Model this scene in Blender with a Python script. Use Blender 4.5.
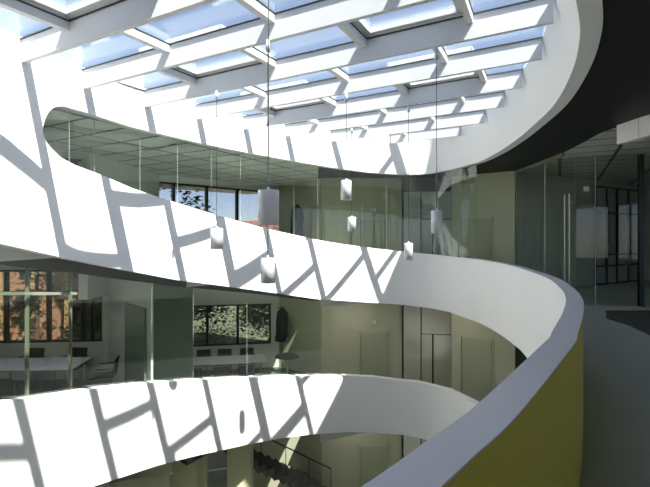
import bpy, bmesh, math, random
import numpy as np
from mathutils import Vector, Matrix

random.seed(7)
for o in list(bpy.data.objects): bpy.data.objects.remove(o)
S = bpy.context.scene
COL = S.collection

# ------------------------------------------------------------------ camera
F = 430.0; CX = 325.0; YH = 237.0            # focal length in px, principal column, horizon row
cam = bpy.data.cameras.new('camera'); cam.sensor_width = 36; cam.lens = 36*F/650
cam.shift_y = -6.5/650; cam.clip_start = .05; cam.clip_end = 500
co = bpy.data.objects.new('camera', cam); COL.objects.link(co)
co.location = (0, 0, 0); co.rotation_euler = (math.pi/2, 0, 0)
S.camera = co

# ------------------------------------------------------------------ light
SUNV = Vector((.449, -.505, 1.0)).normalized()       # towards the sun
w = bpy.data.worlds.new('world'); S.world = w; w.use_nodes = True
nt = w.node_tree; nt.nodes.clear()
sky = nt.nodes.new('ShaderNodeTexSky'); sky.sky_type = 'NISHITA'; sky.sun_disc = False
sky.sun_elevation = math.asin(SUNV.z); sky.sun_rotation = math.atan2(SUNV.x, SUNV.y)
sky.air_density = .75; sky.dust_density = .15; sky.ozone_density = 1.5
hs = nt.nodes.new('ShaderNodeHueSaturation'); hs.inputs['Saturation'].default_value = .75
bg = nt.nodes.new('ShaderNodeBackground'); bg.inputs['Strength'].default_value = .155
wo = nt.nodes.new('ShaderNodeOutputWorld')
nt.links.new(sky.outputs[0], hs.inputs['Color']); nt.links.new(hs.outputs[0], bg.inputs[0]); nt.links.new(bg.outputs[0], wo.inputs[0])
sl = bpy.data.lights.new('sun', 'SUN'); sl.energy = 9.0; sl.angle = math.radians(.55); sl.color = (1, .95, .87)
so = bpy.data.objects.new('sun', sl); COL.objects.link(so)
so.rotation_euler = SUNV.to_track_quat('Z', 'Y').to_euler(); so.location = (8, -9, 18)
S.view_settings.view_transform = 'Standard'; S.view_settings.look = 'None'
S.view_settings.gamma = 1; S.view_settings.exposure = 1.12; S.view_settings.use_curve_mapping = False

# ------------------------------------------------------------------ materials
def mat(name, rgb, rough=.6, metal=0, noise=.04, scale=3.0, spec=.5):
    m = bpy.data.materials.new(name); m.use_nodes = True
    t = m.node_tree; b = t.nodes['Principled BSDF']
    b.inputs['Roughness'].default_value = rough; b.inputs['Metallic'].default_value = metal
    b.inputs['Specular IOR Level'].default_value = spec
    tc = t.nodes.new('ShaderNodeTexCoord'); n = t.nodes.new('ShaderNodeTexNoise')
    n.inputs['Scale'].default_value = scale; n.inputs['Detail'].default_value = 4
    mx = t.nodes.new('ShaderNodeMix'); mx.data_type = 'RGBA'
    mx.inputs[6].default_value = (*[c*(1-noise) for c in rgb], 1)
    mx.inputs[7].default_value = (*[min(1, c*(1+noise)) for c in rgb], 1)
    t.links.new(tc.outputs['Object'], n.inputs['Vector']); t.links.new(n.outputs[0], mx.inputs[0])
    t.links.new(mx.outputs[2], b.inputs['Base Color'])
    return m
def glass(name, tint, k=1.0, rough=0.0):
    m = bpy.data.materials.new(name); m.use_nodes = True
    t = m.node_tree; t.nodes.clear()
    o = t.nodes.new('ShaderNodeOutputMaterial'); mx = t.nodes.new('ShaderNodeMixShader')
    tr = t.nodes.new('ShaderNodeBsdfTransparent'); tr.inputs[0].default_value = (*tint, 1)
    gl = t.nodes.new('ShaderNodeBsdfGlossy'); gl.inputs['Roughness'].default_value = rough
    gl.inputs[0].default_value = (.9*k, .95*k, .92*k, 1)
    fr = t.nodes.new('ShaderNodeFresnel')
    ge = t.nodes.new('ShaderNodeNewGeometry'); mr = t.nodes.new('ShaderNodeMapRange')   # same reflectance from either face of the pane
    mr.inputs['To Min'].default_value = 1.5; mr.inputs['To Max'].default_value = 1/1.5
    t.links.new(ge.outputs['Backfacing'], mr.inputs['Value']); t.links.new(mr.outputs[0], fr.inputs[0])
    t.links.new(fr.outputs[0], mx.inputs[0]); t.links.new(tr.outputs[0], mx.inputs[1]); t.links.new(gl.outputs[0], mx.inputs[2])
    t.links.new(mx.outputs[0], o.inputs[0])
    return m
def tiles(name, rgb, joint, w=.6, h=.6, mortar=.02, rot=0.0, rough=.5, coord='Object'):
    m = bpy.data.materials.new(name); m.use_nodes = True
    t = m.node_tree; b = t.nodes['Principled BSDF']; b.inputs['Roughness'].default_value = rough
    tc = t.nodes.new('ShaderNodeTexCoord'); mp = t.nodes.new('ShaderNodeMapping'); mp.inputs['Rotation'].default_value = (0, 0, rot)
    br = t.nodes.new('ShaderNodeTexBrick'); br.offset = 0
    br.inputs['Color1'].default_value = (*rgb, 1); br.inputs['Color2'].default_value = (*[c*.9 for c in rgb], 1)
    br.inputs['Mortar'].default_value = (*joint, 1); br.inputs['Scale'].default_value = 1
    br.inputs['Brick Width'].default_value = w; br.inputs['Row Height'].default_value = h; br.inputs['Mortar Size'].default_value = mortar
    t.links.new(tc.outputs[coord], mp.inputs[0]); t.links.new(mp.outputs[0], br.inputs[0]); t.links.new(br.outputs[0], b.inputs['Base Color'])
    return m
M = dict(
    white=mat('white_plaster', (.87, .865, .85), .65, noise=.015, scale=1.2),
    beam=mat('white_beam_paint', (.70, .70, .69), .5, noise=.01),
    cap=mat('grey_lavender_cap', (.86, .84, .88), .35, noise=.03),
    yellow=mat('yellow_olive_paint', (.78, .68, .08), .5, noise=.05, scale=1.0),
    olive=mat('olive_wall_paint', (.52, .53, .38), .6, noise=.03),
    olive_door=mat('olive_door_paint', (.40, .42, .285), .5, noise=.03),
    olive_light=mat('pale_olive_paint', (.56, .57, .38), .6, noise=.03),
    grey_wall=mat('grey_wall_paint', (.68, .69, .66), .6, noise=.03),
    floor=mat('grey_green_linoleum', (.56, .59, .54), .35, noise=.03),
    carpet=mat('dark_carpet', (.085, .09, .08), .9, noise=.2, scale=30),
    black=mat('black_ceiling_panel', (.012, .012, .012), .6, noise=.2, scale=4),
    dark=mat('dark_frame_metal', (.018, .02, .02), .4, noise=.1),
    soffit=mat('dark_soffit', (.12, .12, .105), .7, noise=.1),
    gasket=mat('dark_gasket', (.03, .035, .04), .6),
    steel=mat('brushed_steel', (.78, .76, .66), .22, metal=.8, noise=.08, scale=6),
    alu=mat('satin_aluminium', (.66, .68, .69), .45, metal=.3, noise=.02),
    cable=mat('black_cable', (.03, .03, .03), .6),
    table=mat('pale_table_top', (.52, .53, .56), .3, noise=.03),
    chair=mat('black_chair_fabric', (.02, .021, .024), .7, noise=.1),
    chrome=mat('chrome_tube', (.7, .7, .7), .2, metal=1),
    mullion=mat('pale_green_mullion', (.24, .25, .18), .45, noise=.05),
    edge=mat('pale_glass_edge', (.55, .62, .55), .3, noise=.05),
    board=mat('green_grey_board', (.20, .25, .21), .25, noise=.08),
    plate=mat('white_plate', (.75, .76, .72), .4),
    steelgrey=mat('pale_grey_panel', (.50, .52, .52), .35, noise=.05),
    leaf=mat('leaf_green', (.20, .28, .09), .6, noise=.6, scale=2.0),
    leafd=mat('dark_leaf_green', (.04, .07, .03), .6, noise=.6, scale=2.0),
    bark=mat('bark', (.16, .11, .07), .9, noise=.3, scale=8),
    orange=mat('orange_render', (.50, .27, .14), .8, noise=.15, scale=1),
    wood=mat('yellow_timber', (.62, .40, .15), .7, noise=.2, scale=4),
    rooft=tiles('clay_roof_tiles', (.45, .2, .13), (.2, .1, .07), .3, .4, .03),
    house=mat('cream_render', (.6, .55, .45), .8, noise=.1),
    ground=mat('outdoor_ground', (.20, .22, .12), .9, noise=.3, scale=.5),
    tile=tiles('metal_ceiling_tile', (.70, .72, .66), (.06, .065, .055), 1.1, .7, .035, rot=.5, rough=.35),
    roofskin=mat('roof_membrane', (.45, .45, .45), .8, noise=.1),
    fill_face=None,
    sky_glass=glass('skylight_glass', (.90, .92, .93), 1.0),
    glass=glass('clear_glass', (.92, .95, .92), 1.0),
    win=glass('facade_glass', (.58, .57, .62), 1.0),
    glass2=glass('green_tinted_glass', (.90, .94, .90), 1.0),
)

lf = bpy.data.materials.new('fill_light_diffuser'); lf.use_nodes = True; _b = lf.node_tree.nodes['Principled BSDF']
_b.inputs['Emission Color'].default_value = (1, .96, .88, 1); _b.inputs['Emission Strength'].default_value = 4; M['fill_face'] = lf  # glowing face of the added fill lights
# ------------------------------------------------------------------ helpers
def link(name, me, m, parent=None, smooth=False):
    o = bpy.data.objects.new(name, me); COL.objects.link(o)
    if m is not None: me.materials.append(m)
    if parent is not None: o.parent = parent
    if smooth:
        for p in me.polygons: p.use_smooth = True
    return o
def obj(name, bm, m, parent=None, smooth=False):
    bmesh.ops.recalc_face_normals(bm, faces=bm.faces[:])
    me = bpy.data.meshes.new(name); bm.to_mesh(me); bm.free()
    return link(name, me, m, parent, smooth)
def struct(name, bm, m, parent=None, smooth=False):
    o = obj(name, bm, m, parent, smooth)
    if parent is None: o['kind'] = 'structure'
    return o
def empty(name, loc=(0, 0, 0), rz=0):
    o = bpy.data.objects.new(name, None); COL.objects.link(o); o.location = loc; o.rotation_euler = (0, 0, rz)
    o.empty_display_size = .1
    return o
def tag(o, label, cat, group=None):
    o['label'] = label; o['category'] = cat
    if group: o['group'] = group
    return o
def box(bm, c, s, rz=0, R=None):
    m = Matrix.Translation(c) @ (R if R is not None else Matrix.Rotation(rz, 4, 'Z')) @ Matrix.Diagonal((*s, 1))
    bmesh.ops.create_cube(bm, size=1, matrix=m)
def bevel(bm, r=.01, seg=2):
    bmesh.ops.bevel(bm, geom=bm.edges[:], offset=r, segments=seg, affect='EDGES', profile=.5)
def cyl(bm, p0, p1, r0, r1=None, seg=20, caps=True):
    p0 = Vector(p0); p1 = Vector(p1); d = p1-p0
    q = d.to_track_quat('Z', 'Y').to_matrix().to_4x4()
    bmesh.ops.create_cone(bm, cap_ends=caps, segments=seg, radius1=r0, radius2=r0 if r1 is None else r1, depth=d.length,
                          matrix=Matrix.Translation((p0+p1)/2) @ q)
def at(x, y, Y):                                   # a point at depth Y seen at picture position x, y
    return Vector(((x-CX)/F*Y, Y, (YH-y)/F*Y))
def prism(bm, poly, z0, z1):                       # z0, z1: numbers or functions of (x, y)
    f0 = z0 if callable(z0) else (lambda x, y: z0)
    f1 = z1 if callable(z1) else (lambda x, y: z1)
    a = [bm.verts.new((x, y, f0(x, y))) for x, y in poly]; b = [bm.verts.new((x, y, f1(x, y))) for x, y in poly]
    n = len(poly)
    bm.faces.new(a[::-1]); bm.faces.new(b)
    for i in range(n): bm.faces.new((a[i], a[(i+1) % n], b[(i+1) % n], b[i]))
    bm.normal_update()
    bmesh.ops.triangulate(bm, faces=[f for f in bm.faces if len(f.verts) > 4])
def wallseg(bm, p, q, z0, z1, th=.12, off=0):      # wall between two plan points, face on the line, thickness to the left of p->q
    p = Vector(p[:2]); q = Vector(q[:2]); d = (q-p).normalized(); n = Vector((-d.y, d.x))
    a = p+n*off; b = q+n*off
    prism(bm, [a, b, b+n*th, a+n*th], z0, z1)

# ------------------------------------------------------------------ plan of the void
def px(x, Y): return ((x-CX)/F*Y, Y)
CTRL = [(.08, .98), (.30, 1.22), (.53, 1.48), (.99, 2.07), (1.38, 2.58), (1.96, 3.36), (2.38, 4.02), (2.80, 4.90), (3.22, 6.07), (3.50, 7.37),
        (3.64, 8.2), (3.77, 9.4), px(477, 10.65), px(456, 11.45), px(430, 11.93), px(400, 12.0), px(369, 11.8), px(336, 11.4), px(302, 10.8),
        px(250, 9.7), px(200, 8.6), px(165, 7.9), px(132, 7.3), px(85, 6.48), px(56, 5.95), px(22, 5.38), px(-10, 4.95),
        (-4.05, 4.1), (-3.95, 3.1), (-3.45, 2.0), (-2.6, 1.1), (-1.6, .58), (-.7, .5), (-.2, .72)]
SUB = 32
def dense(ctrl):
    out = []; n = len(ctrl)
    for i in range(n):
        p0, p1, p2, p3 = [np.array(ctrl[(i+k-1) % n]) for k in range(4)]
        for j in range(SUB):
            t = j/SUB
            out.append(.5*((2*p1)+(-p0+p2)*t+(2*p0-5*p1+4*p2-p3)*t*t+(-p0+3*p1-3*p2+p3)*t**3))
    return np.array(out)
PLAN = dense(CTRL); NP = len(PLAN)
_t = np.roll(PLAN, -1, 0)-np.roll(PLAN, 1, 0); _t /= np.linalg.norm(_t, axis=1)[:, None]
NORM = np.stack([_t[:, 1], -_t[:, 0]], 1)          # outward
if np.dot(NORM[NP//4], PLAN[NP//4]-PLAN.mean(0)) < 0: NORM = -NORM
I_FAR = 12*SUB; I_LEFT = 26*SUB                     # right tip of the far end ... last point seen at the left
def zc(tab, i):                                    # height at plan point i from rows measured at columns
    X, Y = PLAN[i]
    if i < I_FAR or i > I_LEFT: return None
    xs = [a for a, _ in tab]; ys = [b for _, b in tab]
    return (YH-np.interp(CX+F*X/Y, xs, ys))/F*Y
RING_T = [(43, 131), (43.6, 125), (45, 119.5), (47.5, 114), (51, 109.6), (56, 106.5), (64, 106), (85, 112), (132, 127), (200, 143), (250, 153), (302, 162.5), (336, 168), (369.5, 172.4), (400, 174.4), (420, 174.4), (433, 172.8), (456, 168.5), (477, 162.5)]
TOP0_T = [(43, 131), (43.8, 135.5), (45.5, 140), (48, 144), (51, 147.6), (61, 157.5), (75, 165), (101.7, 175), (132, 188), (163, 198.5), (218, 215.5), (264, 228), (313.5, 239), (339, 243.5), (376, 248.6), (403, 251.5), (430, 254.5), (477, 259.5)]
BOT0_T = [(-10, 241), (0, 243.5), (51, 255), (102, 265.5), (146, 274), (180, 280.5), (220, 285.5), (281.7, 294), (315.6, 299), (360, 302), (400, 304.5), (430, 308), (449, 312), (477, 322)]
TOP1_T = [(-10, 404), (51, 395), (102, 388), (150, 383), (200, 379.7), (250, 377.5), (281.7, 376.5), (315.6, 376), (349.5, 375.8), (375, 377), (400, 380.5), (418, 382), (449, 390), (477, 404)]
BOT1_T = [(0, 520), (93.4, 486.7), (157.7, 465.5), (198, 455.4), (250, 444), (280, 438.5), (310, 434.5), (350, 431.8), (402, 434.5), (432, 441), (477, 458)]
def curve_z(tab, zr):
    z = np.array([np.nan]*NP)
    for i in range(NP):
        v = zc(tab, i)
        if v is not None: z[i] = v
    zf, zl = z[I_FAR], z[I_LEFT]
    z[:I_FAR] = zr
    k = 40                                         # ease into the measured part
    for j in range(1, 2*k): z[I_FAR-j] = zf+(zr-zf)*min(1, j/(2*k))
    m = NP-I_LEFT-1
    for j in range(1, m+1):
        s = min(1, j/(3.3*SUB)); s = s*s*(3-2*s); z[I_LEFT+j] = zl+(zr-zl)*s
    return z
Z_RING = curve_z(RING_T, 1.85); Z_TOP0 = curve_z(TOP0_T, -.58); Z_BOT0 = curve_z(BOT0_T, -2.08)
Z_TOP1 = curve_z(TOP1_T, -4.15); Z_BOT1 = curve_z(BOT1_T, -5.65)
for i in range(I_FAR+5*SUB, I_LEFT+1):                # left of the slot's round end the wall is closed
    if CX+F*PLAN[i][0]/PLAN[i][1] < 43: Z_RING[i] = Z_TOP0[i] = (YH-131)/F*PLAN[i][1]
for j in range(1, NP-I_LEFT):
    s = min(1, j/(3.3*SUB)); s = s*s*(3-2*s)
    Z_RING[I_LEFT+j] = Z_RING[I_LEFT]+(1.85-Z_RING[I_LEFT])*s; Z_TOP0[I_LEFT+j] = Z_TOP0[I_LEFT]+(-.58-Z_TOP0[I_LEFT])*s
TH = .17
def off(i, d): return PLAN[i % NP]+NORM[i % NP]*d
def shell(idx, zb, zt, d0=0.0, d1=TH, closed=False):
    bm = bmesh.new(); rows = []
    for i in idx:
        a = off(i, d0); b = off(i, d1)
        lo = zb[i % NP] if hasattr(zb, '__len__') else (zb(a) if callable(zb) else zb)
        hi = zt[i % NP] if hasattr(zt, '__len__') else (zt(a) if callable(zt) else zt)
        rows.append([bm.verts.new((a[0], a[1], lo)), bm.verts.new((a[0], a[1], hi)), bm.verts.new((b[0], b[1], hi)), bm.verts.new((b[0], b[1], lo))])
    n = len(rows)
    for k in range(n if closed else n-1):
        r, s = rows[k], rows[(k+1) % n]
        for q in range(4): bm.faces.new((r[q], s[q], s[(q+1) % 4], r[(q+1) % 4]))
    if not closed:
        bm.faces.new(rows[0]); bm.faces.new(rows[-1][::-1])
    return bm

# ------------------------------------------------------------------ roof plane and grid
def zroof(x, y, o=0.0): return 2.11+.03*x+.035*y+o
GN = Vector((.4215+.03*.907, .907-.03*.4215)).normalized(); GD = Vector((GN.y, -GN.x))
def st(s, t): v = GN*s+GD*t; return (v.x, v.y)
SB = [-.35, .83, 2.0, 3.16, 4.20, 5.37, 6.54, 7.79, 8.97, 10.25, 11.47, 12.7]
BD = .28                                            # beam depth under the glass
S_PL = PLAN @ np.array(GN); T_PL = PLAN @ np.array(GD)
def t_at(s, side):                                 # where the line s meets the void's wall; side -1 left, 1 right
    ts = []
    for i in range(NP):
        s0, s1 = S_PL[i], S_PL[(i+1) % NP]
        if (s0-s)*(s1-s) <= 0 and s0 != s1:
            k = (s-s0)/(s1-s0); ts.append(T_PL[i]+k*(T_PL[(i+1) % NP]-T_PL[i]))
    if not ts: return None
    return min(ts) if side < 0 else max(ts)

# ------------------------------------------------------------------ structure: well wall, parapets
ALL = list(range(NP))
INS = np.zeros(NP)                                  # the well wall leans in a little on the right
for i in range(NP):
    k = i/SUB
    if k > 20 or k < 0: continue
    INS[i] = .20*max(0, min(1, k/4))*max(0, min(1, (17-k)/4))
TOPC = PLAN-NORM*INS[:, None]
S_PL = TOPC @ np.array(GN); T_PL = TOPC @ np.array(GD)
bm = bmesh.new(); rows = []
for i in range(NP):
    a = PLAN[i]; b = off(i, TH); c = TOPC[i]; d = TOPC[i]+NORM[i]*TH
    rows.append([bm.verts.new((a[0], a[1], Z_RING[i])), bm.verts.new((c[0], c[1], zroof(c[0], c[1], BD))), bm.verts.new((d[0], d[1], zroof(d[0], d[1], BD))), bm.verts.new((b[0], b[1], Z_RING[i]))])
for k in range(NP):
    r, s_ = rows[k], rows[(k+1) % NP]
    for q in range(4): bm.faces.new((r[q], s_[q], s_[(q+1) % 4], r[(q+1) % 4]))
struct('wall_skylight_well', bm, M['white'])
CIN = np.zeros(NP); CW = np.full(NP, TH)
for i in range(NP):
    k = i/SUB if i < NP-2*SUB else i/SUB-NP/SUB
    if k < 14: CIN[i] = np.interp(k, [3.8, 4.4, 5, 5.5, 6, 7, 8, 9, 9.8], [0, -.04, -.08, -.10, -.11, -.115, -.085, -.03, 0]); CW[i] = np.interp(k, [3, 8, 13], [.125, .13, TH])
def shell2(idx, zb, zt, fi, fo, closed=False):
    bm = bmesh.new(); rows = []
    for i in idx:
        i = i % NP; a = off(i, fi(i)); b = off(i, fo(i))
        rows.append([bm.verts.new((a[0], a[1], zb[i])), bm.verts.new((a[0], a[1], zt[i])), bm.verts.new((b[0], b[1], zt[i])), bm.verts.new((b[0], b[1], zb[i]))])
    n = len(rows)
    for k in range(n if closed else n-1):
        r, q_ = rows[k], rows[(k+1) % n]
        for q in range(4): bm.faces.new((r[q], q_[q], q_[(q+1) % 4], r[(q+1) % 4]))
    if not closed: bm.faces.new(rows[0]); bm.faces.new(rows[-1][::-1])
    return bm
struct('wall_parapet_upper', shell2(ALL, Z_BOT0, Z_TOP0, lambda i: CIN[i], lambda i: CIN[i]+CW[i]-.012, closed=True), M['white'])
struct('wall_parapet_lower', shell(ALL, Z_BOT1, Z_TOP1, closed=True), M['white'])
# outer yellow face and lavender cap of the near and right parapet
N_END = 13*SUB+SUB//2
near = [i for i in range(-SUB-SUB//4, N_END)]
struct('wall_parapet_outer_face', shell2(near, Z_BOT0, Z_TOP0-.001, lambda i: CIN[i]+CW[i]-.012, lambda i: CIN[i]+CW[i]), M['yellow'])
caps = [i for i in range(-SUB-SUB//4, 16*SUB)]
struct('trim_1', shell2(caps, Z_TOP0, Z_TOP0+.006, lambda i: CIN[i]-.004, lambda i: CIN[i]+CW[i]+.004), M['cap'])

# ------------------------------------------------------------------ structure: roof
OUT = 15.0
bmr = bmesh.new()
for k in range(len(SB)-1):
    s0, s1 = SB[k], SB[k+1]
    inside = [(S_PL[i], T_PL[i]) for i in range(NP) if s0-.02 <= S_PL[i] <= s1+.02]
    smid = (s0+s1)/2
    tl = [v for v in (t_at(s, -1) for s in np.linspace(s0+.05, s1-.05, 9)) if v is not None]
    if not tl:
        prism(bmr, [st(s0, -OUT), st(s1, -OUT), st(s1, OUT), st(s0, OUT)], lambda x, y: zroof(x, y, BD), lambda x, y: zroof(x, y, BD+.05)); continue
    if k == 0 or k == len(SB)-2:
        ss = np.linspace(s0, s1, 13)
    tL = min(tl)-.02
    prism(bmr, [st(s0, -OUT), st(s1, -OUT), st(s1, tL), st(s0, tL)], lambda x, y: zroof(x, y, BD), lambda x, y: zroof(x, y, BD+.05))
    ss = [s for s in np.linspace(s0, s1, 9)]
    tr = [(s, t_at(s, 1)) for s in ss]; lastv = [v for _, v in tr if v is not None]
    tr = [(s, (v if v is not None else (min(lastv) if lastv else 0))+.09) for s, v in tr]
    poly = [st(s, t) for s, t in tr]+[st(s1, OUT), st(s0, OUT)]
    prism(bmr, poly, lambda x, y: zroof(x, y, BD), lambda x, y: zroof(x, y, BD+.05))
for s0, s1 in ((-16, SB[0]), (SB[-1], 28)):
    prism(bmr, [st(s0, -OUT-6), st(s1, -OUT-6), st(s1, OUT+6), st(s0, OUT+6)], lambda x, y: zroof(x, y, BD), lambda x, y: zroof(x, y, BD+.05))
struct('ceiling_roof_slab', bmr, M['white'])

# beams
ordn = ['first', 'second', 'third', 'fourth', 'fifth', 'sixth', 'seventh', 'eighth', 'ninth', 'tenth', 'eleventh', 'twelfth']
BW = .065
def sbox(bm, s0, s1, t0, t1, o0, o1):
    prism(bm, [st(s0, t0), st(s1, t0), st(s1, t1), st(s0, t1)], lambda x, y: zroof(x, y, o0), lambda x, y: zroof(x, y, o1))
bi = 0
far_words = {3.16: 'nearest of those running right across the picture', 4.20: 'second across the picture', 5.37: 'third across the picture', 6.54: 'fourth across the picture',
             7.79: 'fifth across the picture', 8.97: 'sixth across the picture', 10.25: 'seventh, last but one at the far end', 11.47: 'short, last one at the far end',
             2.0: 'cutting the upper left corner of the picture', .83: 'right above the near parapet'}
for s in SB[1:-1]:
    tl = t_at(s-BW/2, -1); tr = t_at(s-BW/2, 1)
    bm = bmesh.new(); sbox(bm, s-BW, s, tl, tr, 0, BD-.004)
    tag(obj('roof_beam', bm, M['beam']), 'deep white roof beam under the glass, '+far_words[s], 'beam', 'white roof beams')
BARS = {1: [-5.9, -4.2, -2.6, -1.1, .4], 2: [-4.88, -3.45, -2.0, -.6, .9], 3: [-4.39, -2.75, -1.2, .35, 1.9], 4: [-5.03, -3.51, -2.09, -.75, .65],
        5: [-4.49, -2.85, -1.27, .3], 6: [-5.10, -3.66, -2.21, -.86], 7: [-4.68, -3.01, -1.39], 8: [-3.94, -2.26, -.8], 9: [-3.3, -1.6]}
bay_word = {.83: 'the overhead', 2.0: 'the upper left corner', 3.16: 'the nearest full', 4.20: 'the second full', 5.37: 'the third full', 6.54: 'the fourth full', 7.79: 'the fifth full', 8.97: 'the sixth full', 10.25: 'the seventh', 11.47: 'the last short'}
wn = 0
VENTS = {(2, 1), (2, 3), (4, 1), (4, 3), (6, 1), (6, 3)}
bays = 'one two three four five six seven eight nine ten eleven'.split()
for k in range(1, len(SB)-1):
    s0, s1 = SB[k], SB[k+1]-BW
    P_ = BARS.get(k, [-2.0])
    tl = [v for v in (t_at(s, -1) for s in np.linspace(s0, SB[k+1]-.02, 9)) if v is not None]
    tr = [v for v in (t_at(s, 1) for s in np.linspace(s0, SB[k+1]-.02, 9)) if v is not None]
    if not tl: continue
    T0, T1 = min(tl)+.0, max(tr)+.03
    cuts = [T0]+[t for t in P_ if T0+.25 < t < T1-.2]+[T1]
    lo_, hi_ = T0, T1
    for j, t in enumerate(cuts[1:-1]):
        bm = bmesh.new(); sbox(bm, s0, s1, t-.04, t+.04, BD-.10, BD-.004)
        # crossbar only where it lies inside the well
        tl2 = t_at((s0+s1)/2, -1); tr2 = t_at((s0+s1)/2, 1)
        if tl2 is None or not (tl2+.15 < t < tr2-.1): bm.free(); continue
        where = ['left end', 'left middle', 'middle', 'right middle', 'right end'][min(4, int((t+5.6)/1.3))]
        tag(obj('roof_crossbar', bm, M['beam']), 'white crossbar, %s, bay behind %s roof beam' % (
            where, bay_word[s0]), 'beam', 'white roof crossbars')
    for j in range(len(cuts)-1):
        a, b = cuts[j]+(.0 if j == 0 else .03), cuts[j+1]-(.0 if j == len(cuts)-2 else .03)
        if b-a < .15: continue
        wn += 1
        e = empty('window_%d' % wn, (*st((s0+s1)/2, (a+b)/2), zroof(*st((s0+s1)/2, (a+b)/2), BD))); e['kind'] = 'structure'
        inv = e.matrix_world
        def kid(name, bm, m):
            bmesh.ops.translate(bm, verts=bm.verts[:], vec=-Vector(e.location)); return obj(name, bm, m, e)
        sl0, sl1 = s0-.02, s1+.02
        bm = bmesh.new(); g = .018
        sbox(bm, sl0, sl1, a, a+g, BD-.004, BD+.008); sbox(bm, sl0, sl1, b-g, b, BD-.004, BD+.008)
        sbox(bm, sl1-.02-g, sl1, a, b, BD-.004, BD+.008); sbox(bm, sl0, sl0+.02+g, a, b, BD-.004, BD+.008)
        kid('gasket', bm, M['gasket'])
        o1 = BD+.008
        if (k, j) in VENTS:                         # opening vent on a raised kerb
            bm = bmesh.new(); q = .07
            for aa, bb, ca, cb in ((a+.03, b-.03, s0+.02, s0+.02+q), (a+.03, b-.03, s1-.02-q, s1-.02), (a+.03, a+.03+q, s0+.02, s1-.02), (b-.03-q, b-.03, s0+.02, s1-.02)):
                sbox(bm, ca, cb, aa, bb, BD+.03, BD+.09)
            kid('vent_frame', bm, M['beam'])
            bm = bmesh.new(); g = .02
            for aa, bb, ca, cb in ((a, b, sl0, sl0+.03), (a, b, sl1-.03, sl1), (a, a+.03, sl0, sl1), (b-.03, b, sl0, sl1)):
                sbox(bm, ca, cb, aa, bb, BD+.008, BD+.10)
            kid('kerb', bm, M['beam']); o1 = BD+.10
        bm = bmesh.new(); sbox(bm, sl0, sl1, a, b, o1, o1+.012); kid('pane', bm, M['sky_glass'])

# ------------------------------------------------------------------ structure: floors and ceilings
def arc(i0, i1, d, step=4): return [tuple(off(i, (CIN[i % NP]+CW[i % NP]-.006) if d == OUTC else d)) for i in range(i0, i1+1, step)]
def idx_px(x, d=0.0):                                     # plan index on the left/far part seen at column x
    b = None
    for i in range(I_FAR, I_LEFT+1):
        q = PLAN[i]+NORM[i]*d; e = abs(CX+F*q[0]/q[1]-x)
        if b is None or e < b[0]: b = (e, i)
    return b[1]
I322 = idx_px(322); I150 = idx_px(190)
OUTC = TH-.01
R_poly = arc(-28, I322, OUTC)+[(-.25, 13.75), (-.25, 14.6), (12.5, 17), (12.5, -5), (off(-7*SUB//4, OUTC)[0], -5)]
M_poly = arc(I322, I150, OUTC)+[(-5.3, 10.75), (-5.4, 14.6), (-1.6, 17.2), (-.25, 14.6), (-.25, 13.75)]
L_poly = arc(I150, NP-7*SUB//4, OUTC)+[(off(-7*SUB//4, OUTC)[0], -5), (-13, -5), (-13, 11.5), (-5.4, 11.5), (-5.3, 10.75)]
def plate(name, poly, z0, z1, m):
    bm = bmesh.new(); prism(bm, poly, z0, z1); return struct(name, bm, m)
plate('floor', R_poly, -1.84, -1.60, M['floor'])
plate('floor_upper_middle', M_poly, -1.0, -.78, M['floor'])
plate('floor_upper_left', arc(I150, I_LEFT+3*SUB//4, OUTC)+[(-13, 4.0), (-13, 11.5), (-5.4, 11.5), (-5.3, 10.75)], -.30, -.02, M['floor'])
plate('floor_near_left', arc(I_LEFT+3*SUB//4, NP-7*SUB//4, OUTC)+[(off(-7*SUB//4, OUTC)[0], -5), (-13, -5), (-13, 4.0)], -1.84, -1.60, M['floor'])
plate('floor_lower_right', R_poly, -5.44, -5.20, M['floor'])
plate('floor_lower_middle', M_poly, -4.54, -4.45, M['carpet'])
plate('floor_lower_left', L_poly, -3.75, -3.5, M['carpet'])
bm = bmesh.new(); prism(bm, [(-13, -5), (12.5, -5), (12.5, 17), (-13, 17)], -9.0, -8.8); struct('floor_ground', bm, M['floor'])
M_poly = arc(I322, I150, TH-.011)+M_poly[len(arc(I322, I150, OUTC)):]
plate('ceiling_middle', M_poly, 1.90, 1.98, M['tile'])
plate('ceiling_left', L_poly, 1.90, 1.98, M['tile'])
# black corridor ceiling on the right, tiled room ceiling beyond
EDGE = [(5.40, 12.2), (5.38, 11.0), (5.32, 9.6), (5.15, 8.6), (4.98, 7.8), (5.02, 6.8), (5.3, 5.4), (5.9, 3.0), (6.6, 0), (7.2, -5)]
K_poly = arc(-28, idx_px(322), TH-.011)+[(-.25, 13.75), (4.0, 13.75)]+EDGE+[(off(-7*SUB//4, OUTC)[0], -5)]
plate('ceiling_corridor', K_poly, 1.88, 1.96, M['black'])
plate('ceiling_right_room', EDGE+[(12.5, -5), (12.5, 17), (5.2, 14)], 1.88, 1.96, M['tile'])
# grey soffits under the floors follow automatically; dark header under the upper parapet, above the lower glass
bm = bmesh.new()
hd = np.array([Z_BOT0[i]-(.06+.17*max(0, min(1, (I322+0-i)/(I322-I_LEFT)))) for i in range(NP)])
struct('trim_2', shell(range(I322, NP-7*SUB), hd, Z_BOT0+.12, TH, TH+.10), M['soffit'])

# ------------------------------------------------------------------ structure: walls
def wall(name, pts, z0, z1, m, th=.12):
    bm = bmesh.new()
    for p, q in zip(pts[:-1], pts[1:]): wallseg(bm, p, q, z0, z1, th)
    return struct(name, bm, m)
ZT = 3.4
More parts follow.
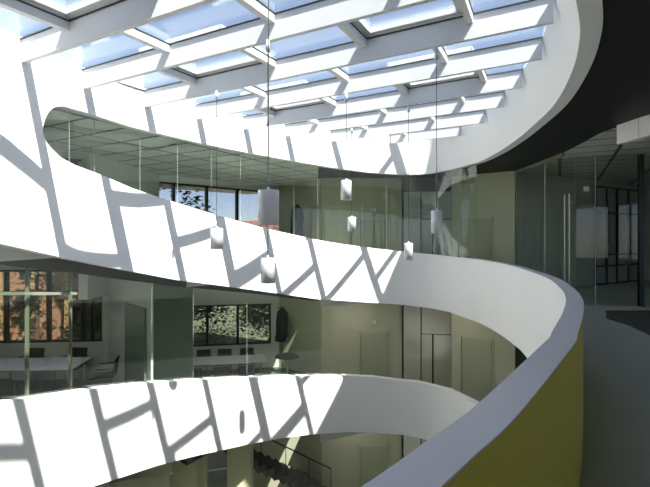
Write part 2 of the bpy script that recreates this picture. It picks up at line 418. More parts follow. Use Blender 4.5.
# building envelope (keeps daylight out of the closed sides)
wall('wall_right', [(12.5, 17), (12.5, 8.5)], -9, 4.2, M['grey_wall'])
def glazed(name, p, q, z0, z1, zb, zt, n):
    global wn
    p = Vector(p); q = Vector(q); d = (q-p).normalized(); L = (q-p).length; nn = Vector((-d.y, d.x)); bm = bmesh.new()
    wallseg(bm, p, q, z0, zb, .2); wallseg(bm, p, q, zt, z1, .2)
    for j in range(n+1):
        a = max(0, j*L/n-.15); b = min(L, j*L/n+.15); wallseg(bm, p+d*a, p+d*b, zb, zt, .2)
    struct(name, bm, M['grey_wall'])
    for j in range(n):
        wn += 1; c = p+d*((j+.5)*L/n)+nn*.1; hw = L/n/2-.15; H = zt-zb
        e = empty('window_%d' % wn, (c.x, c.y, zb), math.atan2(d.y, d.x)); e['kind'] = 'structure'  # added window out of view, lets extra daylight in
        fb = bmesh.new()
        for x_ in (-hw+.03, 0, hw-.03): box(fb, (x_, 0, H/2), (.06, .08, H))
        for z_ in (.03, H-.03): box(fb, (0, 0, z_), (2*hw, .08, .06))
        obj('frame', fb, M['dark'], e); pb = bmesh.new(); box(pb, (0, .01, H/2), (2*hw-.02, .012, H-.02)); obj('pane', pb, M['win'], e)
FILL_WINS = [('wall_right_fill_windows', (12.5, 8.5), (12.5, -5), -9, 4.2, -1.2, 1.7, 4), ('wall_behind_camera', (12.5, -5), (-13, -5), -9, 3.6, -1.2, 1.7, 7)]  # unseen window rows, added so daylight brightens the corridor and rooms
wall('wall_left', [(-13, -5), (-13, 11.5)][::-1], -9, 3.6, M['grey_wall'])

DN = [0]
def door(p, q, z0, h, leaf_m, frame_m, handle=True):
    """flush door leaf set a little proud of the wall face between plan points p and q"""
    DN[0] += 1
    p = Vector(p); q = Vector(q); d = (q-p); L = d.length; ang = math.atan2(d.y, d.x)
    e = empty('door_%d' % DN[0], ((p.x+q.x)/2, (p.y+q.y)/2, z0), ang); e['kind'] = 'structure'
    bm = bmesh.new(); box(bm, (0, -.012, h/2), (L-.08, .03, h-.04)); bevel(bm, .004, 1); obj('leaf', bm, leaf_m, e)
    bm = bmesh.new()
    box(bm, (-L/2+.0, -.03, h/2), (.05, .07, h+.05)); box(bm, (L/2, -.012, h/2), (.05, .03, h+.05)); box(bm, (0, -.012, h+.0), (L+.05, .03, .05))
    obj('frame', bm, frame_m, e)
    if handle:
        bm = bmesh.new(); cyl(bm, (-L/2+.12, -.03, 1.0), (-L/2+.12, -.08, 1.0), .01); cyl(bm, (-L/2+.12, -.08, 1.0), (-L/2+.25, -.08, 1.0), .01)
        obj('handle', bm, M['chrome'], e)
    return e
# olive back wall, lift front, second olive wall: the same on all three storeys
A0 = (-.10, 13.7); A1 = (2.45, 13.7); B1 = (3.93, 13.35); B2 = (5.39, 12.2)
for nm, zf, z1 in (('upper', -1.6, 1.92), ('lower', -5.2, -1.84), ('ground', -8.8, -5.44)):
    bm = bmesh.new(); wallseg(bm, A0, A1, zf, z1); wallseg(bm, B1, B2, zf, z1)
    wallseg(bm, (2.45, 13.7), (2.47, 14.0), zf, z1, .05)
    struct('wall_olive_'+nm, bm, M['olive'])
    door(at(359, 0, 13.68).xy, at(388.5, 0, 13.68).xy, zf, 2.17, M['olive_door'], M['olive'])
    u = Vector(B2)-Vector(B1); u.normalize(); b0 = Vector(B1)+u*.30; 
    door(b0, b0+u*.95, zf, 2.17, M['olive_door'], M['olive'], True)
# lift fronts: steel cladding, two leaves
def lift(nm, zf, z1, clad):
    p = Vector((2.47, 13.55)); q = Vector((3.93, 13.35)); d = q-p; ang = math.atan2(d.y, d.x); L = d.length
    DN[0] += 1
    e = empty('door_%d' % DN[0], (p.x, p.y, zf), ang); e['kind'] = 'structure'
    H = z1-zf
    bm = bmesh.new(); box(bm, (.27, .03, H/2), (.52, .05, H)); obj('side_panel', bm, clad, e)
    bm = bmesh.new(); box(bm, (.56+(L-.56)/2, .03, (H+2.17)/2), (L-.57, .05, H-2.17)); obj('top_panel', bm, clad, e)
    bm = bmesh.new(); box(bm, (.555+.17, .055, 1.075), (.32, .04, 2.14)); obj('leaf', bm, clad, e)
    bm = bmesh.new(); box(bm, (.90+(L-.90)/2+.02, .045, 1.075), (L-.93, .04, 2.14)); obj('leaf', bm, clad, e)
    bm = bmesh.new(); box(bm, (L/2, .10, H/2), (L, .03, H)); obj('reveal', bm, M['dark'], e)
lift('upper', -1.6, 1.42, M['steelgrey']); lift('lower', -5.2, -1.85, M['steel']); lift('ground', -8.8, -5.45, M['steel'])
bm = bmesh.new(); wallseg(bm, (2.45, 13.6), (3.93, 13.4), 1.42, 1.92); struct('wall_lift_head', bm, M['soffit'])

# ---- facades with windows
for a_ in FILL_WINS: glazed(*a_)
def facade(name, p, q, z0, z1, wins, m=None, th=.22, frame=.055):
    """wins: (x0 px, x1 px, zb, zt, [mullion px], [transom z])"""
    global wn
    p = Vector(p); q = Vector(q); d = (q-p).normalized(); n = Vector((-d.y, d.x)); L = (q-p).length
    def along(x):                                  # distance on the wall line seen at column x
        k = (x-CX)/F
        return (k*p.y-p.x)/(d.x-k*d.y)
    bm = bmesh.new(); cur = 0.0
    W = sorted([(along(a[0]), along(a[1]), *a[2:]) for a in wins], key=lambda v: min(v[0], v[1]))
    def seg(a, b, za, zb_):
        if b-a > .001 and zb_-za > .001: wallseg(bm, p+d*a, p+d*b, za, zb_, th)
    for a0, a1, zb, zt, mull, tran in W:
        a0, a1 = min(a0, a1), max(a0, a1)
        seg(cur, a0, z0, z1); seg(a0, a1, z0, zb); seg(a0, a1, zt, z1); cur = a1
        wn += 1
        e = empty('window_%d' % wn, (*(p+d*((a0+a1)/2)+n*.1), zb), math.atan2(d.y, d.x)); e['kind'] = 'structure'
        hw = (a1-a0)/2; H = zt-zb; fb = bmesh.new(); fw = frame
        box(fb, (-hw+fw/2, 0, H/2), (fw, .09, H)); box(fb, (hw-fw/2, 0, H/2), (fw, .09, H))
        box(fb, (0, 0, fw/2), (2*hw, .09, fw)); box(fb, (0, 0, H-fw/2), (2*hw, .09, fw))
        for mxp in mull: box(fb, (along(mxp)-(a0+a1)/2, 0, H/2), (frame*1.6, .10, H))
        for tz in tran: box(fb, (0, 0, tz-zb), (2*hw, .09, fw))
        obj('frame', fb, M['dark'], e)
        pb = bmesh.new(); box(pb, (0, .01, H/2), (2*hw-.02, .012, H-.02)); obj('pane', pb, M['win'], e)
    seg(cur, L, z0, z1)
    return struct(name, bm, m or M['grey_wall'])
# upper storey, seen through the slot
facade('wall_upper_middle_facade', (-5.05, 13.1), (-1.75, 16.3), -1.4, 3.1, [(153, 284, -.6, 1.70, [174.8, 208, 238.4], [])], M['grey_wall'])
wall('wall_upper_olive_side', [(-1.75, 16.3), (-.10, 13.7)], -1.4, 1.95, M['olive'])
facade('wall_upper_left_column', (-5.3, 9.6), (-5.05, 13.1), -1.4, 3.0, [], M['grey_wall'])
facade('wall_upper_left_facade', (-13, 7.2), (-5.3, 9.6), -.3, 2.8, [(48, 89, -.1, 1.74, [74], [])], M['grey_wall'])
# lower storey
facade('wall_lower_middle_facade', (-4.9, 14.15), (-1.5, 14.75), -5.0, -.8, [(186, 271, -3.65, -2.27, [207, 237.7], [])], M['grey_wall'])
wall('wall_lower_olive_side', [(-1.6, 14.75), (-.10, 13.7)], -5.0, -.8, M['olive'])
wall('wall_lower_middle_side', [(-5.3, 10.7), (-4.9, 14.25)], -5.0, -.8, M['grey_wall'])
facade('wall_lower_left_facade', (-12.9, 10.0), (-5.3, 10.7), -3.75, -.2, [(-40, 92, -2.6, -.80, [4, 47, 82], [-1.36]), (90.5, 102, -2.6, -1.25, [], [])], M['grey_wall'])
wall('wall_envelope_far', [(-5.3, 10.8), (-5.3, 11.5), (-13, 11.5)][::-1], -9, -3.6, M['grey_wall'])
wall('wall_envelope_back', [(-5.2, 14.8), (-1.6, 17.2), (12.5, 17)], -9, -5.0, M['grey_wall'])
wall('wall_envelope_right', [(-.25, 14.6), (12.5, 17.0)], -9, 4.0, M['grey_wall'])
wall('wall_envelope_side', [(-5.2, 10.75), (-5.2, 14.8)], -9, -4.9, M['grey_wall'])
# ground storey pieces seen under the lower parapet
wall('wall_ground_side', [(-2.4, 14.6), (-.10, 13.7)], -8.8, -5.0, M['olive'])
bm = bmesh.new()
a = at(227, 0, 10.6); b = at(251, 0, 10.6); wallseg(bm, a.xy, b.xy, -8.8, -4.6, .35)
struct('wall_ground_pier', bm, M['olive_light'])
bm = bmesh.new(); a = at(172, 0, 9.6); b = at(196, 0, 9.6); c = at(205, 0, 10.2)
wallseg(bm, a.xy, b.xy, -8.8, -4.2, .3); struct('wall_ground_corner', bm, M['olive_light'])
bm = bmesh.new(); a = at(197, 0, 9.9); b = at(205, 0, 9.9)
wallseg(bm, a.xy, b.xy, -8.8, -4.2, .2); struct('wall_ground_jamb', bm, M['olive_light'])
# partition between the two lower rooms: green-grey board face, dark door-like panel, pale column
PA_ = at(193, 0, 10.6); PB_ = at(152, 0, 9.9)
bm = bmesh.new(); wallseg(bm, PB_.xy, PA_.xy, -4.7, -.8, .04); struct('wall_lower_partition', bm, M['board'])
bm = bmesh.new(); p = at(147.5, 0, 9.6); box(bm, (p.x, p.y, -2.4), (.20, .2, 4.0)); struct('wall_lower_column', bm, M['olive'])
bm = bmesh.new(); _a, _b = at(104, 0, 10.62).xy, at(146, 0, 8.9).xy; wallseg(bm, _a.lerp(_b, .48), _a.lerp(_b, .92), -3.4, -1.5, .03, .05); struct('wall_lower_dark_panel', bm, M['board'])
bm = bmesh.new(); wallseg(bm, at(104, 0, 10.62).xy, at(146, 0, 8.9).xy, -3.5, -.4, .05, .10); struct('wall_lower_side', bm, M['grey_wall'])

# ---- right-hand room behind glass
RB0 = (5.41, 12.25); RB1 = (11.6, 15.9)
wall('wall_right_room_back', [RB0, RB1], -1.6, 1.9, M['grey_wall'])
wall('wall_right_room_side', [RB1, (12.4, 9.0)], -1.6, 1.9, M['grey_wall'])

# ------------------------------------------------------------------ things: glass screens
def strip_box(bm, P, Q, z0a, z1a, z0b, z1b, th=.012):
    P = Vector(P); Q = Vector(Q); d = (Q-P).normalized(); n = Vector((-d.y, d.x))*th/2
    v = [bm.verts.new(c) for c in ((P.x-n.x, P.y-n.y, z0a), (Q.x-n.x, Q.y-n.y, z0b), (Q.x-n.x, Q.y-n.y, z1b), (P.x-n.x, P.y-n.y, z1a),
                                    (P.x+n.x, P.y+n.y, z0a), (Q.x+n.x, Q.y+n.y, z0b), (Q.x+n.x, Q.y+n.y, z1b), (P.x+n.x, P.y+n.y, z1a))]
    for f in ((0, 1, 2, 3), (7, 6, 5, 4), (0, 4, 5, 1), (1, 5, 6, 2), (2, 6, 7, 3), (3, 7, 4, 0)): bm.faces.new([v[q] for q in f])
def curved_pane(idx, zb, zt, d=.12, th=.012):
    return shell(idx, zb, zt, d, d+th)
def screen(name, label, cols, zb, zt, m, d=.10, edge=True, group=None):
    global wn
    wn += 1; root = empty('window_%d' % wn, (0, 0, 0)); root['kind'] = 'structure'; ids = [idx_px(c, d) for c in cols]
    P = off(ids[0], d); root.location = (P[0], P[1], 0)
    def kid(n, bm, mm):
        bmesh.ops.translate(bm, verts=bm.verts[:], vec=-Vector(root.location)); return obj(n, bm, mm, root)
    ids = sorted(ids)
    for i0, i1 in zip(ids[:-1], ids[1:]):
        if i1-i0 < 1: continue
        kid('pane', curved_pane(list(range(i0, i1+1)), zb, zt, d), m)
    if edge:
        for i in ids[1:-1]:
            bm = bmesh.new(); P = Vector(off(i, d+.006)); box(bm, (P.x, P.y, (zb[i]+zt[i])/2), (.004, .004, zt[i]-zb[i]))
            kid('joint', bm, M['edge'])
    return root
screen('glass_screen', 'frameless curved glass screen standing on the upper white parapet', [44, 70, 94.4, 139.7, 178, 211.5, 240.6, 268, 293.5, 317.8, 340, 362.5, 386.6, 411, 436, 460, 477],
       Z_TOP0+.001, np.maximum(Z_RING-.001, 1.60*0+Z_RING-.001), M['glass'])
zt1 = hd-.001
screen('glass_screen', 'curved tinted glass screen between lower white parapet and the band above', [-10, 152, 193, 247, 321], Z_TOP1+.001, zt1, M['glass2'], d=.16)
# two pale green posts with a rail in front of the left meeting room
root = empty('glazing_frame', (off(idx_px(27), .24)[0], off(idx_px(27), .24)[1], 0))
tag(root, 'pale green mullion frame in front of the left meeting room', 'frame')
for c in (27, 71):
    i = idx_px(c, .26); P = Vector(off(i, .26)); bm = bmesh.new()
    box(bm, (P.x-root.location.x, P.y-root.location.y, (-3.49+hd[i])/2), (.034, .04, hd[i]+3.48)); obj('post', bm, M['mullion'], root)
bm = bmesh.new(); P = at(-6, 293.5, 5.25); Q = at(76, 293.5, 6.5)
strip_box(bm, (P.x-root.location.x, P.y-root.location.y), (Q.x-root.location.x, Q.y-root.location.y), P.z-.02, P.z+.02, Q.z-.02, Q.z+.02, .04); obj('rail', bm, M['mullion'], root)

# right glass wall with door
g0 = Vector((5.41, 12.1)); g1 = Vector((5.80, 9.95)); g2 = Vector((7.20, 9.80)); g3 = Vector((12.4, 9.0))
root = empty('glass_wall', (g1.x, g1.y, -1.6)); tag(root, 'dark frameless glass wall with a tall-handled door at the right', 'glass wall')
def gk(n, bm, m):
    bmesh.ops.translate(bm, verts=bm.verts[:], vec=-Vector(root.location)); return obj(n, bm, m, root)
def lerp(a, b, k): return a+(b-a)*k
for a_, b_ in ((g0, lerp(g0, g1, .52)), (lerp(g0, g1, .53), lerp(g0, g1, .985)), (g1, lerp(g1, g2, .30)), (lerp(g1, g2, .31), lerp(g1, g2, .99)), (lerp(g2, g3, .01), g3)):
    bm = bmesh.new(); strip_box(bm, a_, b_, -1.595, 1.875, -1.595, 1.875); gk('pane', bm, M['glass2'])
for k_ in (0, .525): 
    p_ = lerp(g0, g1, k_); bm = bmesh.new(); box(bm, (p_.x, p_.y, .14), (.02, .02, 3.47)); gk('joint', bm, M['edge'] if k_ else M['mullion'])
p_ = lerp(g1, g2, .305); bm = bmesh.new(); box(bm, (p_.x, p_.y, .14), (.014, .014, 3.47)); gk('joint', bm, M['edge'])
bm = bmesh.new(); box(bm, (g2.x+.0, g2.y, .14), (.10, .08, 3.47)); gk('post', bm, M['dark'])
bm = bmesh.new(); strip_box(bm, g1+Vector((0, -.03)), g2+Vector((0, -.03)), -1.598, -1.575, -1.598, -1.575, .05); gk('floor_rail', bm, M['edge'])
for k_ in (.885, .955):                               # pair of tall bar handles
    p_ = lerp(g0, g1, k_)+Vector((-.07, 0)); bm = bmesh.new()
    cyl(bm, (p_.x, p_.y, -1.45), (p_.x, p_.y, 1.0), .016, seg=12)
    cyl(bm, (p_.x, p_.y, -1.2), (p_.x+.09, p_.y, -1.2), .009, seg=8); cyl(bm, (p_.x, p_.y, .8), (p_.x+.09, p_.y, .8), .009, seg=8)
    gk('bar_handle', bm, M['alu'])
p_ = at(586.5, 189, 9.7); bm = bmesh.new(); box(bm, p_, (.12, .012, .11)); bevel(bm, .003, 1)
tag(obj('notice_plate', bm, M['plate']), 'small white square notice hung high on the right glass wall', 'sign')
# ceiling edge trims
bm = bmesh.new()
for a_, b_ in zip(EDGE[:2], EDGE[1:3]): strip_box(bm, a_, b_, 1.80, 1.88, 1.80, 1.88, .05)
struct('trim_3', bm, M['mullion'])
bm = bmesh.new()
for a_, b_ in (((4.985, 7.25), EDGE[5]), (EDGE[5], EDGE[6]), (EDGE[6], EDGE[7])): strip_box(bm, a_, b_, 1.56, 1.88, 1.56, 1.88, .14)
tag(obj('ceiling_box', bm, M['white']), 'white boxed downstand under the ceiling at the upper right', 'ceiling box')

# glazed cupboard-like partition at the back of the right room
def along_rb(x):
    k = (x-CX)/F; p = Vector(RB0); d = (Vector(RB1)-p).normalized(); return p+d*((k*p.y-p.x)/(d.x-k*d.y))
rb = Vector(RB1)-Vector(RB0); angr = math.atan2(rb.y, rb.x)
base = along_rb(617); root = empty('glazed_partition', (base.x+.0, base.y-.08, -1.6), angr)
tag(root, 'row of pale panels in dark framing at the back of the right room', 'partition')
def rbx(x): return (along_rb(x)-base).length*(1 if x > 617 else -1)
L0, L1 = rbx(594), rbx(638)
bm = bmesh.new()
for x in (594, 605, 615.5, 626.5, 638): box(bm, (rbx(x), 0, 1.65), (.05, .06, 3.3))
for z in (.02, .62, 1.0, 2.42, 3.28): box(bm, ((L0+L1)/2, 0, z), (L1-L0, .06, .05))
obj('frame', bm, M['dark'], root)
for a_, b_ in ((596, 604), (606, 614), (617, 625.5), (627.5, 637)):
    for z0, z1 in ((.1, .6), (1.05, 2.40), (2.46, 3.25)):
        bm = bmesh.new(); box(bm, ((rbx(a_)+rbx(b_))/2, 0, (z0+z1)/2), (rbx(b_)-rbx(a_)-.06, .03, z1-z0)); obj('panel', bm, M['steelgrey'], root)
# dark mat / stair head on the floor
bm = bmesh.new()
pts = [(605, 310.5), (650, 310.5), (665, 338), (650, 333), (630, 324), (606, 316.5)]
def onfloor(x, y, z=-1.6): Y = z*F/(YH-y); return ((x-CX)/F*Y, Y)
prism(bm, [onfloor(606, 311), onfloor(606, 318.5), onfloor(630, 326), onfloor(655, 338), onfloor(720, 338), onfloor(700, 311)], -1.598, -1.586)
tag(obj('floor_mat', bm, M['carpet']), 'dark mat on the grey floor before the right glass wall', 'mat')

# ------------------------------------------------------------------ things: pendant lamps
def roof_pt(x, y):
    u = (x-CX)/F; v = (YH-y)/F; t = 2.11/(v-.03*u-.035); return Vector((u*t, t, v*t))
def lamp(xl, y0, y1, Y, ztop, dia, label):
    p = at(xl, y1, Y); h = (y1-y0)/F*Y
    r = empty('pendant_lamp', (p.x, p.y, ztop)); tag(r, label, 'lamp', 'cylindrical pendant lamps')
    zb = p.z-ztop; R_ = dia/2
    bm = bmesh.new(); cyl(bm, (0, 0, 0), (0, 0, -.13), .02, .027, 20); obj('canopy', bm, M['alu'], r, True)
    bm = bmesh.new(); cyl(bm, (0, 0, -.10), (0, 0, zb+h), .0045, seg=8); obj('cable', bm, M['cable'], r)
    bm = bmesh.new(); n = 40; prof = [(.012, h+.03), (.012, h), (R_-.006, h), (R_, h-.006), (R_, 0), (R_-.004, 0), (R_-.004, h*.35), (.01, h*.45)]
    rows = [[bm.verts.new((math.cos(2*math.pi*j/n)*a_, math.sin(2*math.pi*j/n)*a_, zb+b_)) for j in range(n)] for a_, b_ in prof]
    for q in range(len(prof)-1):
        for j in range(n): bm.faces.new((rows[q][j], rows[q][(j+1) % n], rows[q+1][(j+1) % n], rows[q+1][j]))
    bm.faces.new(rows[0])
    o = obj('shade', bm, M['alu'], r)
    for pl in o.data.polygons: pl.use_smooth = len(pl.vertices) == 4 and abs(pl.normal.z) < .3
    return r
Yb = lambda x, y: roof_pt(x, y).y
def lz(x, Y): return zroof((x-CX)/F*Y, Y, 0)
lamp(268.5, 190.5, 225, 3.66, lz(268.5, 3.66), .178, 'largest cylinder pendant lamp, silver, hanging nearest, left of centre')
for xl, y0, y1, cxp, cyp, wpx, lab in (
    (267.8, 258, 283, 273, 40, 14, 'silver cylinder pendant lamp directly below the largest one'),
    (216.7, 228, 249, 222.5, 91, 12.5, 'leftmost cylinder pendant lamp, before the sunlit white band'),
    (346.2, 180.5, 200, 345.5, 93, 10.5, 'silver pendant lamp before the olive wall, upper of the close pair'),
    (351.8, 217, 231, 351, 127.5, 8.5, 'smallest pendant lamp before the olive wall, lower of the close pair'),
    (436.5, 210.5, 233.5, 428, 49, 10.5, 'rightmost silver pendant lamp, before the grey lift front'),
    (408.5, 243, 260, 405.5, 105, 8.6, 'low small pendant lamp at the edge of the sunlit patch, right of centre')):
    Y = Yb(cxp, cyp)
    lamp(xl, y0, y1, Y, lz(xl, Y)+.0, wpx/F*Y, lab)

# unseen fill lights added to brighten the lower corridors and meeting rooms
def fill_light(x, y, z, W_, lab):
    r = empty('fill_light', (x, y, z)); tag(r, lab, 'light', 'added fill lights')
    bm = bmesh.new(); bmesh.ops.create_circle(bm, segments=28, radius=.10); n_ = [(v.co.x, v.co.y) for v in bm.verts]; bm.free(); bm = bmesh.new()
    rows = [[bm.verts.new((a_*f_, b_*f_, c_)) for a_, b_ in n_] for f_, c_ in ((1.0, -.002), (1.0, -.014), (.82, -.014), (.78, -.002))]
    for a_, b_ in zip(rows[:-1], rows[1:]):
        for j in range(28): bm.faces.new((a_[j], a_[(j+1) % 28], b_[(j+1) % 28], b_[j]))
    obj('ring', bm, M['plate'], r)
    bm = bmesh.new(); cyl(bm, (0, 0, -.007), (0, 0, -.003), .078, seg=28); obj('diffuser', bm, M['fill_face'], r)
    l = bpy.data.lights.new('fill_light', 'AREA'); l.shape = 'DISK'; l.size = .15; l.energy = W_; l.color = (1, .96, .88)
    o = bpy.data.objects.new('fill_emitter', l); COL.objects.link(o); o.parent = r; o.location = (0, 0, -.02)
for z, st_ in ((-1.84, 'lower'), (-5.44, 'lowest')):
    for x, y, wh in ((.9, 12.75, 'before the flush olive door'), (3.6, 12.35, 'before the lift front')):
        fill_light(x, y, z, 3.2, 'added round fill light in the %s corridor ceiling, %s' % (st_, wh))

for x, y, z, lab in ((-6.9, 8.3, -.30, 'over the left meeting table, outer'), (-5.1, 7.9, -.30, 'over the left meeting table, inner'),
                     (-2.9, 11.6, -1.0, 'over the middle meeting table, left'), (-1.5, 12.0, -1.0, 'over the middle meeting table, right')):
    fill_light(x, y, z, 5, 'added round fill light in the meeting room ceiling, '+lab)
# ------------------------------------------------------------------ things: meeting rooms
def table(loc, size, rz, label):
    r = empty('meeting_table', loc, rz); tag(r, label, 'table')
    L, W_ = size
    bm = bmesh.new(); box(bm, (0, 0, .735), (L, W_, .03)); bevel(bm, .01, 2); obj('tabletop', bm, M['table'], r)
    for sx in (-1, 1):
        for sy in (-1, 1):
            bm = bmesh.new(); cyl(bm, (sx*(L/2-.15), sy*(W_/2-.12), 0), (sx*(L/2-.15), sy*(W_/2-.12), .72), .022, seg=12); obj('leg', bm, M['chrome'], r)
    return r
def make_chair():
    r = empty('meeting_chair')
    bm = bmesh.new(); box(bm, (0, 0, .46), (.46, .45, .05)); bevel(bm, .018, 2); obj('seat', bm, M['chair'], r, True)
    bm = bmesh.new(); box(bm, (0, .23, .67), (.44, .035, .34), R=Matrix.Rotation(math.radians(-10), 4, 'X')); bevel(bm, .014, 2); obj('backrest', bm, M['chair'], r, True)
    for s in (-1, 1):                              # cantilever tube frame each side with arm
        bm = bmesh.new(); X = s*.245
        pts = [(X, .25, .62), (X, .20, .45), (X, -.22, .44), (X, -.24, .02), (X, .24, .015)]
        for a_, b_ in zip(pts[:-1], pts[1:]): cyl(bm, a_, b_, .012, seg=8)
        obj('leg', bm, M['chrome'], r)
        bm = bmesh.new(); box(bm, (X, .03, .66), (.035, .30, .022)); obj('armrest', bm, M['chair'], r)
    return r
def copy_tree(o, parent=None):
    c = o.copy(); COL.objects.link(c); c.parent = parent
    for ch in o.children: copy_tree(ch, c)
    return c
proto = make_chair(); first = [True]
def chair(x, y, z, rz, label, group):
    o = proto if first[0] else copy_tree(proto); first[0] = False
    o.location = (x, y, z); o.rotation_euler = (0, 0, rz); tag(o, label, 'chair', group)
# left room: table top seen at rows 357-367, far chairs beyond, near chairs before it
table((-7.25, 9.3, -3.5), (3.9, .95), .05, 'long pale meeting table behind glass at the left edge')
for x, y, rz, lab in ((-4.85, 9.45, math.radians(-75), 'black chair angled at the right end of the left meeting table'),
                      (-5.95, 10.12, 0, 'black chair behind the left meeting table, to the right'),
                      (-6.95, 10.06, 0, 'black chair behind the left meeting table, to the left'),
                      (-6.1, 8.35, math.pi, 'black chair before the left meeting table, nearer its right end'),
                      (-7.1, 8.3, math.pi, 'black chair before the left meeting table, at the picture edge')):
    chair(x, y, -3.5, rz, lab, 'chairs in the left meeting room')
table((-3.15, 12.95, -4.45), (2.7, .85), .16, 'pale meeting table behind glass under the leafy windows')
for k_, (x, lab) in enumerate(((-3.95, 'left'), (-3.3, 'middle'), (-2.6, 'right'))):
    chair(x+.1, 13.55+.1*k_, -4.45, .16, 'black chair behind the middle meeting table, %s of its row of three' % lab, 'chairs in the middle meeting room')
for k_, (x, lab) in enumerate(((-3.75, 'left'), (-3.0, 'middle'), (-2.35, 'right'))):
    chair(x+.1, 12.1+.1*k_, -4.45, math.pi+.16, 'black chair before the middle meeting table, %s of its row of three' % lab, 'chairs in the middle meeting room')
# round dark table and dark coat in the corner of the middle room
p = at(287, 352, 12.6); r = empty('side_table', (p.x, p.y, -4.45)); tag(r, 'dark round side table in the corner beside the olive wall', 'table')
bm = bmesh.new(); cyl(bm, (0, 0, .95), (0, 0, .99), .36, .30, 28); obj('tabletop', bm, M['chair'], r)
bm = bmesh.new(); cyl(bm, (0, 0, .02), (0, 0, .95), .035, seg=14); obj('leg', bm, M['chrome'], r)
bm = bmesh.new(); cyl(bm, (0, 0, 0), (0, 0, .025), .26, .24, 28); obj('base', bm, M['dark'], r)
def coat(x, y, Y, z0, h, name, label):
    r = empty(name, (at(x, 0, Y).x, Y, z0)); tag(r, label, 'coat stand')
    bm = bmesh.new(); cyl(bm, (0, 0, .02), (0, 0, h), .018, seg=10); cyl(bm, (0, 0, 0), (0, 0, .03), .2, .18, 24)
    for q in range(4):
        a_ = q*math.pi/2+.4; cyl(bm, (0, 0, h-.12), (.16*math.cos(a_), .16*math.sin(a_), h), .009, seg=8)
    obj('stand', bm, M['dark'], r)
    bm = bmesh.new(); n = 20; rows = []
    for q, (rr, zz) in enumerate(((.04, h-.05), (.16, h-.18), (.19, h-.45), (.17, h-.75), (.21, h-1.05), (.20, h-1.12))):
        rows.append([bm.verts.new((rr*(1+.18*math.sin(5*a_+q))*math.cos(a_), rr*.6*(1+.18*math.cos(4*a_))*math.sin(a_), zz)) for a_ in [2*math.pi*j/n for j in range(n)]])
    for a_, b_ in zip(rows[:-1], rows[1:]):
        for j in range(n): bm.faces.new((a_[j], a_[(j+1) % n], b_[(j+1) % n], b_[j]))
    bm.faces.new(rows[0]); bm.faces.new(rows[-1][::-1]); obj('coat', bm, M['chair'], r, True)
coat(282, 0, 13.9, -4.45, 2.2, 'coat_stand', 'dark coats on a stand beside the leafy window, lower room')
coat(297, 0, 13.6, -1.1, 2.15, 'coat_stand', 'dark hanging coat behind glass beside the upper olive wall')

# small fittings on the olive walls
def plate_thing(name, x, y, Y, sx, sz, m, label, cat):
    bm = bmesh.new(); p = at(x, y, Y); box(bm, (p.x, Y, p.z), (sx, .02, sz)); bevel(bm, .004, 1); return tag(obj(name, bm, m), label, cat)
plate_thing('switch_panel', 332.5, 362, 13.67, .20, .22, M['olive_light'], 'small square switch panel on the middle olive wall by the door', 'switch')
plate_thing('switch_panel', 330, 473, 13.67, .20, .22, M['olive_light'], 'small square switch panel on the lowest olive wall', 'switch')
for y, lab in ((322, 'tiny white room sign above the lower olive door'), (210, 'tiny white room sign above the upper olive door')):
    r = empty('room_sign', at(373, y, 13.66)); tag(r, lab, 'sign')
    bm = bmesh.new()
    cyl(bm, (-.06, -.01, .04), (-.06, .0, .04), .022, seg=12); box(bm, (-.06, 0, -.03), (.05, .012, .09)); obj('pictogram', bm, M['plate'], r)
    bm = bmesh.new(); box(bm, (.05, 0, 0), (.09, .012, .13)); obj('plate', bm, M['plate'], r)
# ground storey: pale olive counter box, dark stair flight
p = at(152, 476, 8.2)
r = empty('reception_counter', (-3.75, 8.3, -8.8), .35); tag(r, 'pale olive boxy counter under the lower parapet, bottom left', 'counter')
bm = bmesh.new(); box(bm, (.2, .1, 2.11), (1.0, .7, 4.22)); bevel(bm, .01, 1); obj('body', bm, M['olive_light'], r)
bm = bmesh.new(); box(bm, (.2, .1, 4.25), (1.1, .8, .05)); obj('top', bm, M['olive_light'], r)
r = empty('staircase', (-1.9, 12.6, -8.8), .5); tag(r, 'dark staircase rising behind glass at the bottom centre', 'stairs')
bm = bmesh.new()
for q in range(13): box(bm, (-.9+.25*q, 0, 2.9-.17*q-.09), (.27, 1.1, .17+.02))
obj('flight', bm, M['soffit'], r)
bm = bmesh.new(); cyl(bm, (-.9, -.5, 3.75), (2.1, -.5, 1.7), .02, seg=8)
for q in range(5): cyl(bm, (-.9+.75*q, -.5, 2.9-.51*q), (-.9+.75*q, -.5, 3.75-.51*q), .012, seg=8)
obj('handrail', bm, M['dark'], r)
bm = bmesh.new(); a_ = at(198, 472, 10.1); b_ = at(226, 467, 10.4); cyl(bm, a_, b_, .03, seg=10)
tag(obj('handrail', bm, M['alu']), 'pale horizontal bar between the ground-storey olive piers', 'rail')

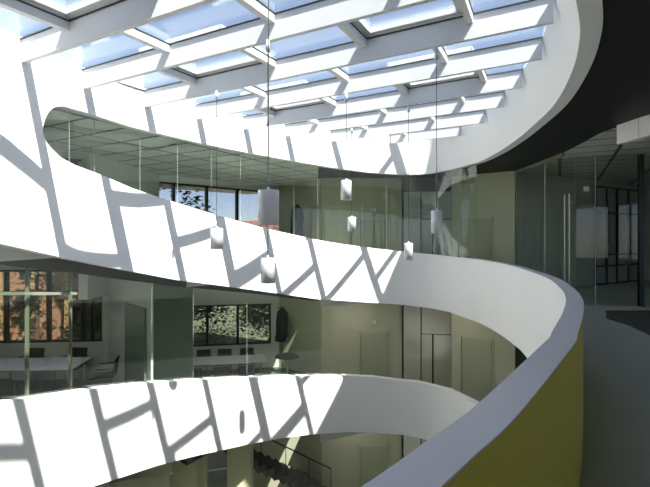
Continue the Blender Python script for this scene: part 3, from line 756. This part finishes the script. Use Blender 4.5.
# ------------------------------------------------------------------ outdoors
bm = bmesh.new(); prism(bm, [(-60, 17.3), (60, 17.3), (60, 90), (-60, 90)], -9.2, -9.0)
prism(bm, [(-60, 11.9), (-13.2, 11.9), (-13.2, 17.3), (-60, 17.3)], -9.2, -9.0); struct('floor_outdoor_ground', bm, M['ground'])
def tree(x, y, zb, h, rad, n, m, label, size=.22, trunk=.16, squash=1.0, seed=0):
    rr = random.Random(seed); r = empty('tree', (x, y, zb)); tag(r, label, 'tree', 'trees outside the windows')
    bm = bmesh.new(); cyl(bm, (0, 0, 0), (0, 0, h*.85), trunk, trunk*.4, 10)
    tips = []
    for q in range(9):
        a_ = rr.uniform(0, 6.28); z0 = h*rr.uniform(.35, .8); L = rad*rr.uniform(.5, .95)
        e = Vector((math.cos(a_)*L, math.sin(a_)*L, z0+L*rr.uniform(.1, .5))); cyl(bm, (0, 0, z0), e, trunk*.35, trunk*.1, 6); tips.append(e)
    obj('trunk', bm, M['bark'], r)
    bm = bmesh.new()
    cl = tips+[Vector((rr.uniform(-.5, .5)*rad, rr.uniform(-.5, .5)*rad, h*rr.uniform(.5, 1))) for _ in range(14)]
    for q in range(n):
        c = rr.choice(cl); g = Vector((rr.gauss(0, 1), rr.gauss(0, 1), rr.gauss(0, .7)))*rad*.24
        R_ = Matrix.Rotation(rr.uniform(0, 6.28), 4, 'Z') @ Matrix.Rotation(rr.uniform(-1.2, 1.2), 4, 'X')
        c = c+g; s = size*rr.uniform(.6, 1.3)
        v = [bm.verts.new(c+(R_ @ Vector(w_))) for w_ in ((-s/2, 0, 0), (0, -s*.3, 0), (s/2, 0, .02), (0, s*.3, 0))]
        bm.faces.new(v)
    obj('crown', bm, m, r)
tree(-1.9, 20.3, -9, 8.2, 1.9, 11000, M['leaf'], 'leafy green tree filling the right pane of the middle windows', seed=1, size=.15)
tree(-7.2, 23.0, -9, 9.0, 2.2, 12000, M['leaf'], 'leafy green tree filling the left panes of the middle windows', seed=2, size=.16)
tree(-3.6, 28.5, -9, 9.4, 2.4, 9000, M['leaf'], 'leafy tree standing farther back between the other two', seed=3, size=.2)
tree(-10.3, 14.0, -9, 6.9, 1.0, 6000, M['leaf'], 'green tree outside the left meeting room, left pane', seed=4, size=.15)
tree(-9.0, 17.4, -9, 6.9, 1.25, 6500, M['leaf'], 'green tree outside the left meeting room, centre panes', seed=5, size=.16)
tree(-6.0, 17.9, -9, 11.7, 1.5, 1800, M['leafd'], 'thin dark pine against the sky in the upper window', seed=8, size=.2)
tree(-13.4, 20.0, -9, 11.2, 1.2, 1200, M['leafd'], 'dark tree seen through the small upper-left window', seed=9, size=.2)
def house(loc, size, rz, m, label, posts=False):
    r = empty('house', loc, rz); tag(r, label, 'building')
    W_, D_, H = size
    bm = bmesh.new(); box(bm, (0, 0, H/2), (W_, D_, H)); obj('wall', bm, m, r)
    bm = bmesh.new(); e = .4
    v = [bm.verts.new(c) for c in ((-W_/2-e, -D_/2-e, H), (W_/2+e, -D_/2-e, H), (W_/2+e, D_/2+e, H), (-W_/2-e, D_/2+e, H), (-W_/2-e, 0, H+1.6), (W_/2+e, 0, H+1.6))]
    for f in ((0, 1, 5, 4), (2, 3, 4, 5), (0, 4, 3), (1, 2, 5), (0, 3, 2, 1)): bm.faces.new([v[q] for q in f])
    obj('roof', bm, M['rooft'], r)
    for x in np.arange(-W_/2+1, W_/2-.5, 2.2):
        for z in np.arange(1.2, H-1.2, 2.8):
            bm = bmesh.new(); box(bm, (x, -D_/2-.02, z+.6), (.9, .08, 1.2)); obj('window', bm, M['dark'], r)
    if posts:
        for x in np.arange(-W_/2+.2, W_/2, 1.7):
            bm = bmesh.new(); box(bm, (x, -D_/2-.6, H/2), (.28, .2, H)); obj('post', bm, M['wood'], r)
house((-18.5, 26.0, -9), (15, 6, 8.4), .08, M['orange'], 'orange building with timber posts beyond the left meeting room', True)
house((-10.5, 60, -9), (9, 7, 9.7), 0, M['house'], 'distant cream house with a clay tile roof low in the upper window')
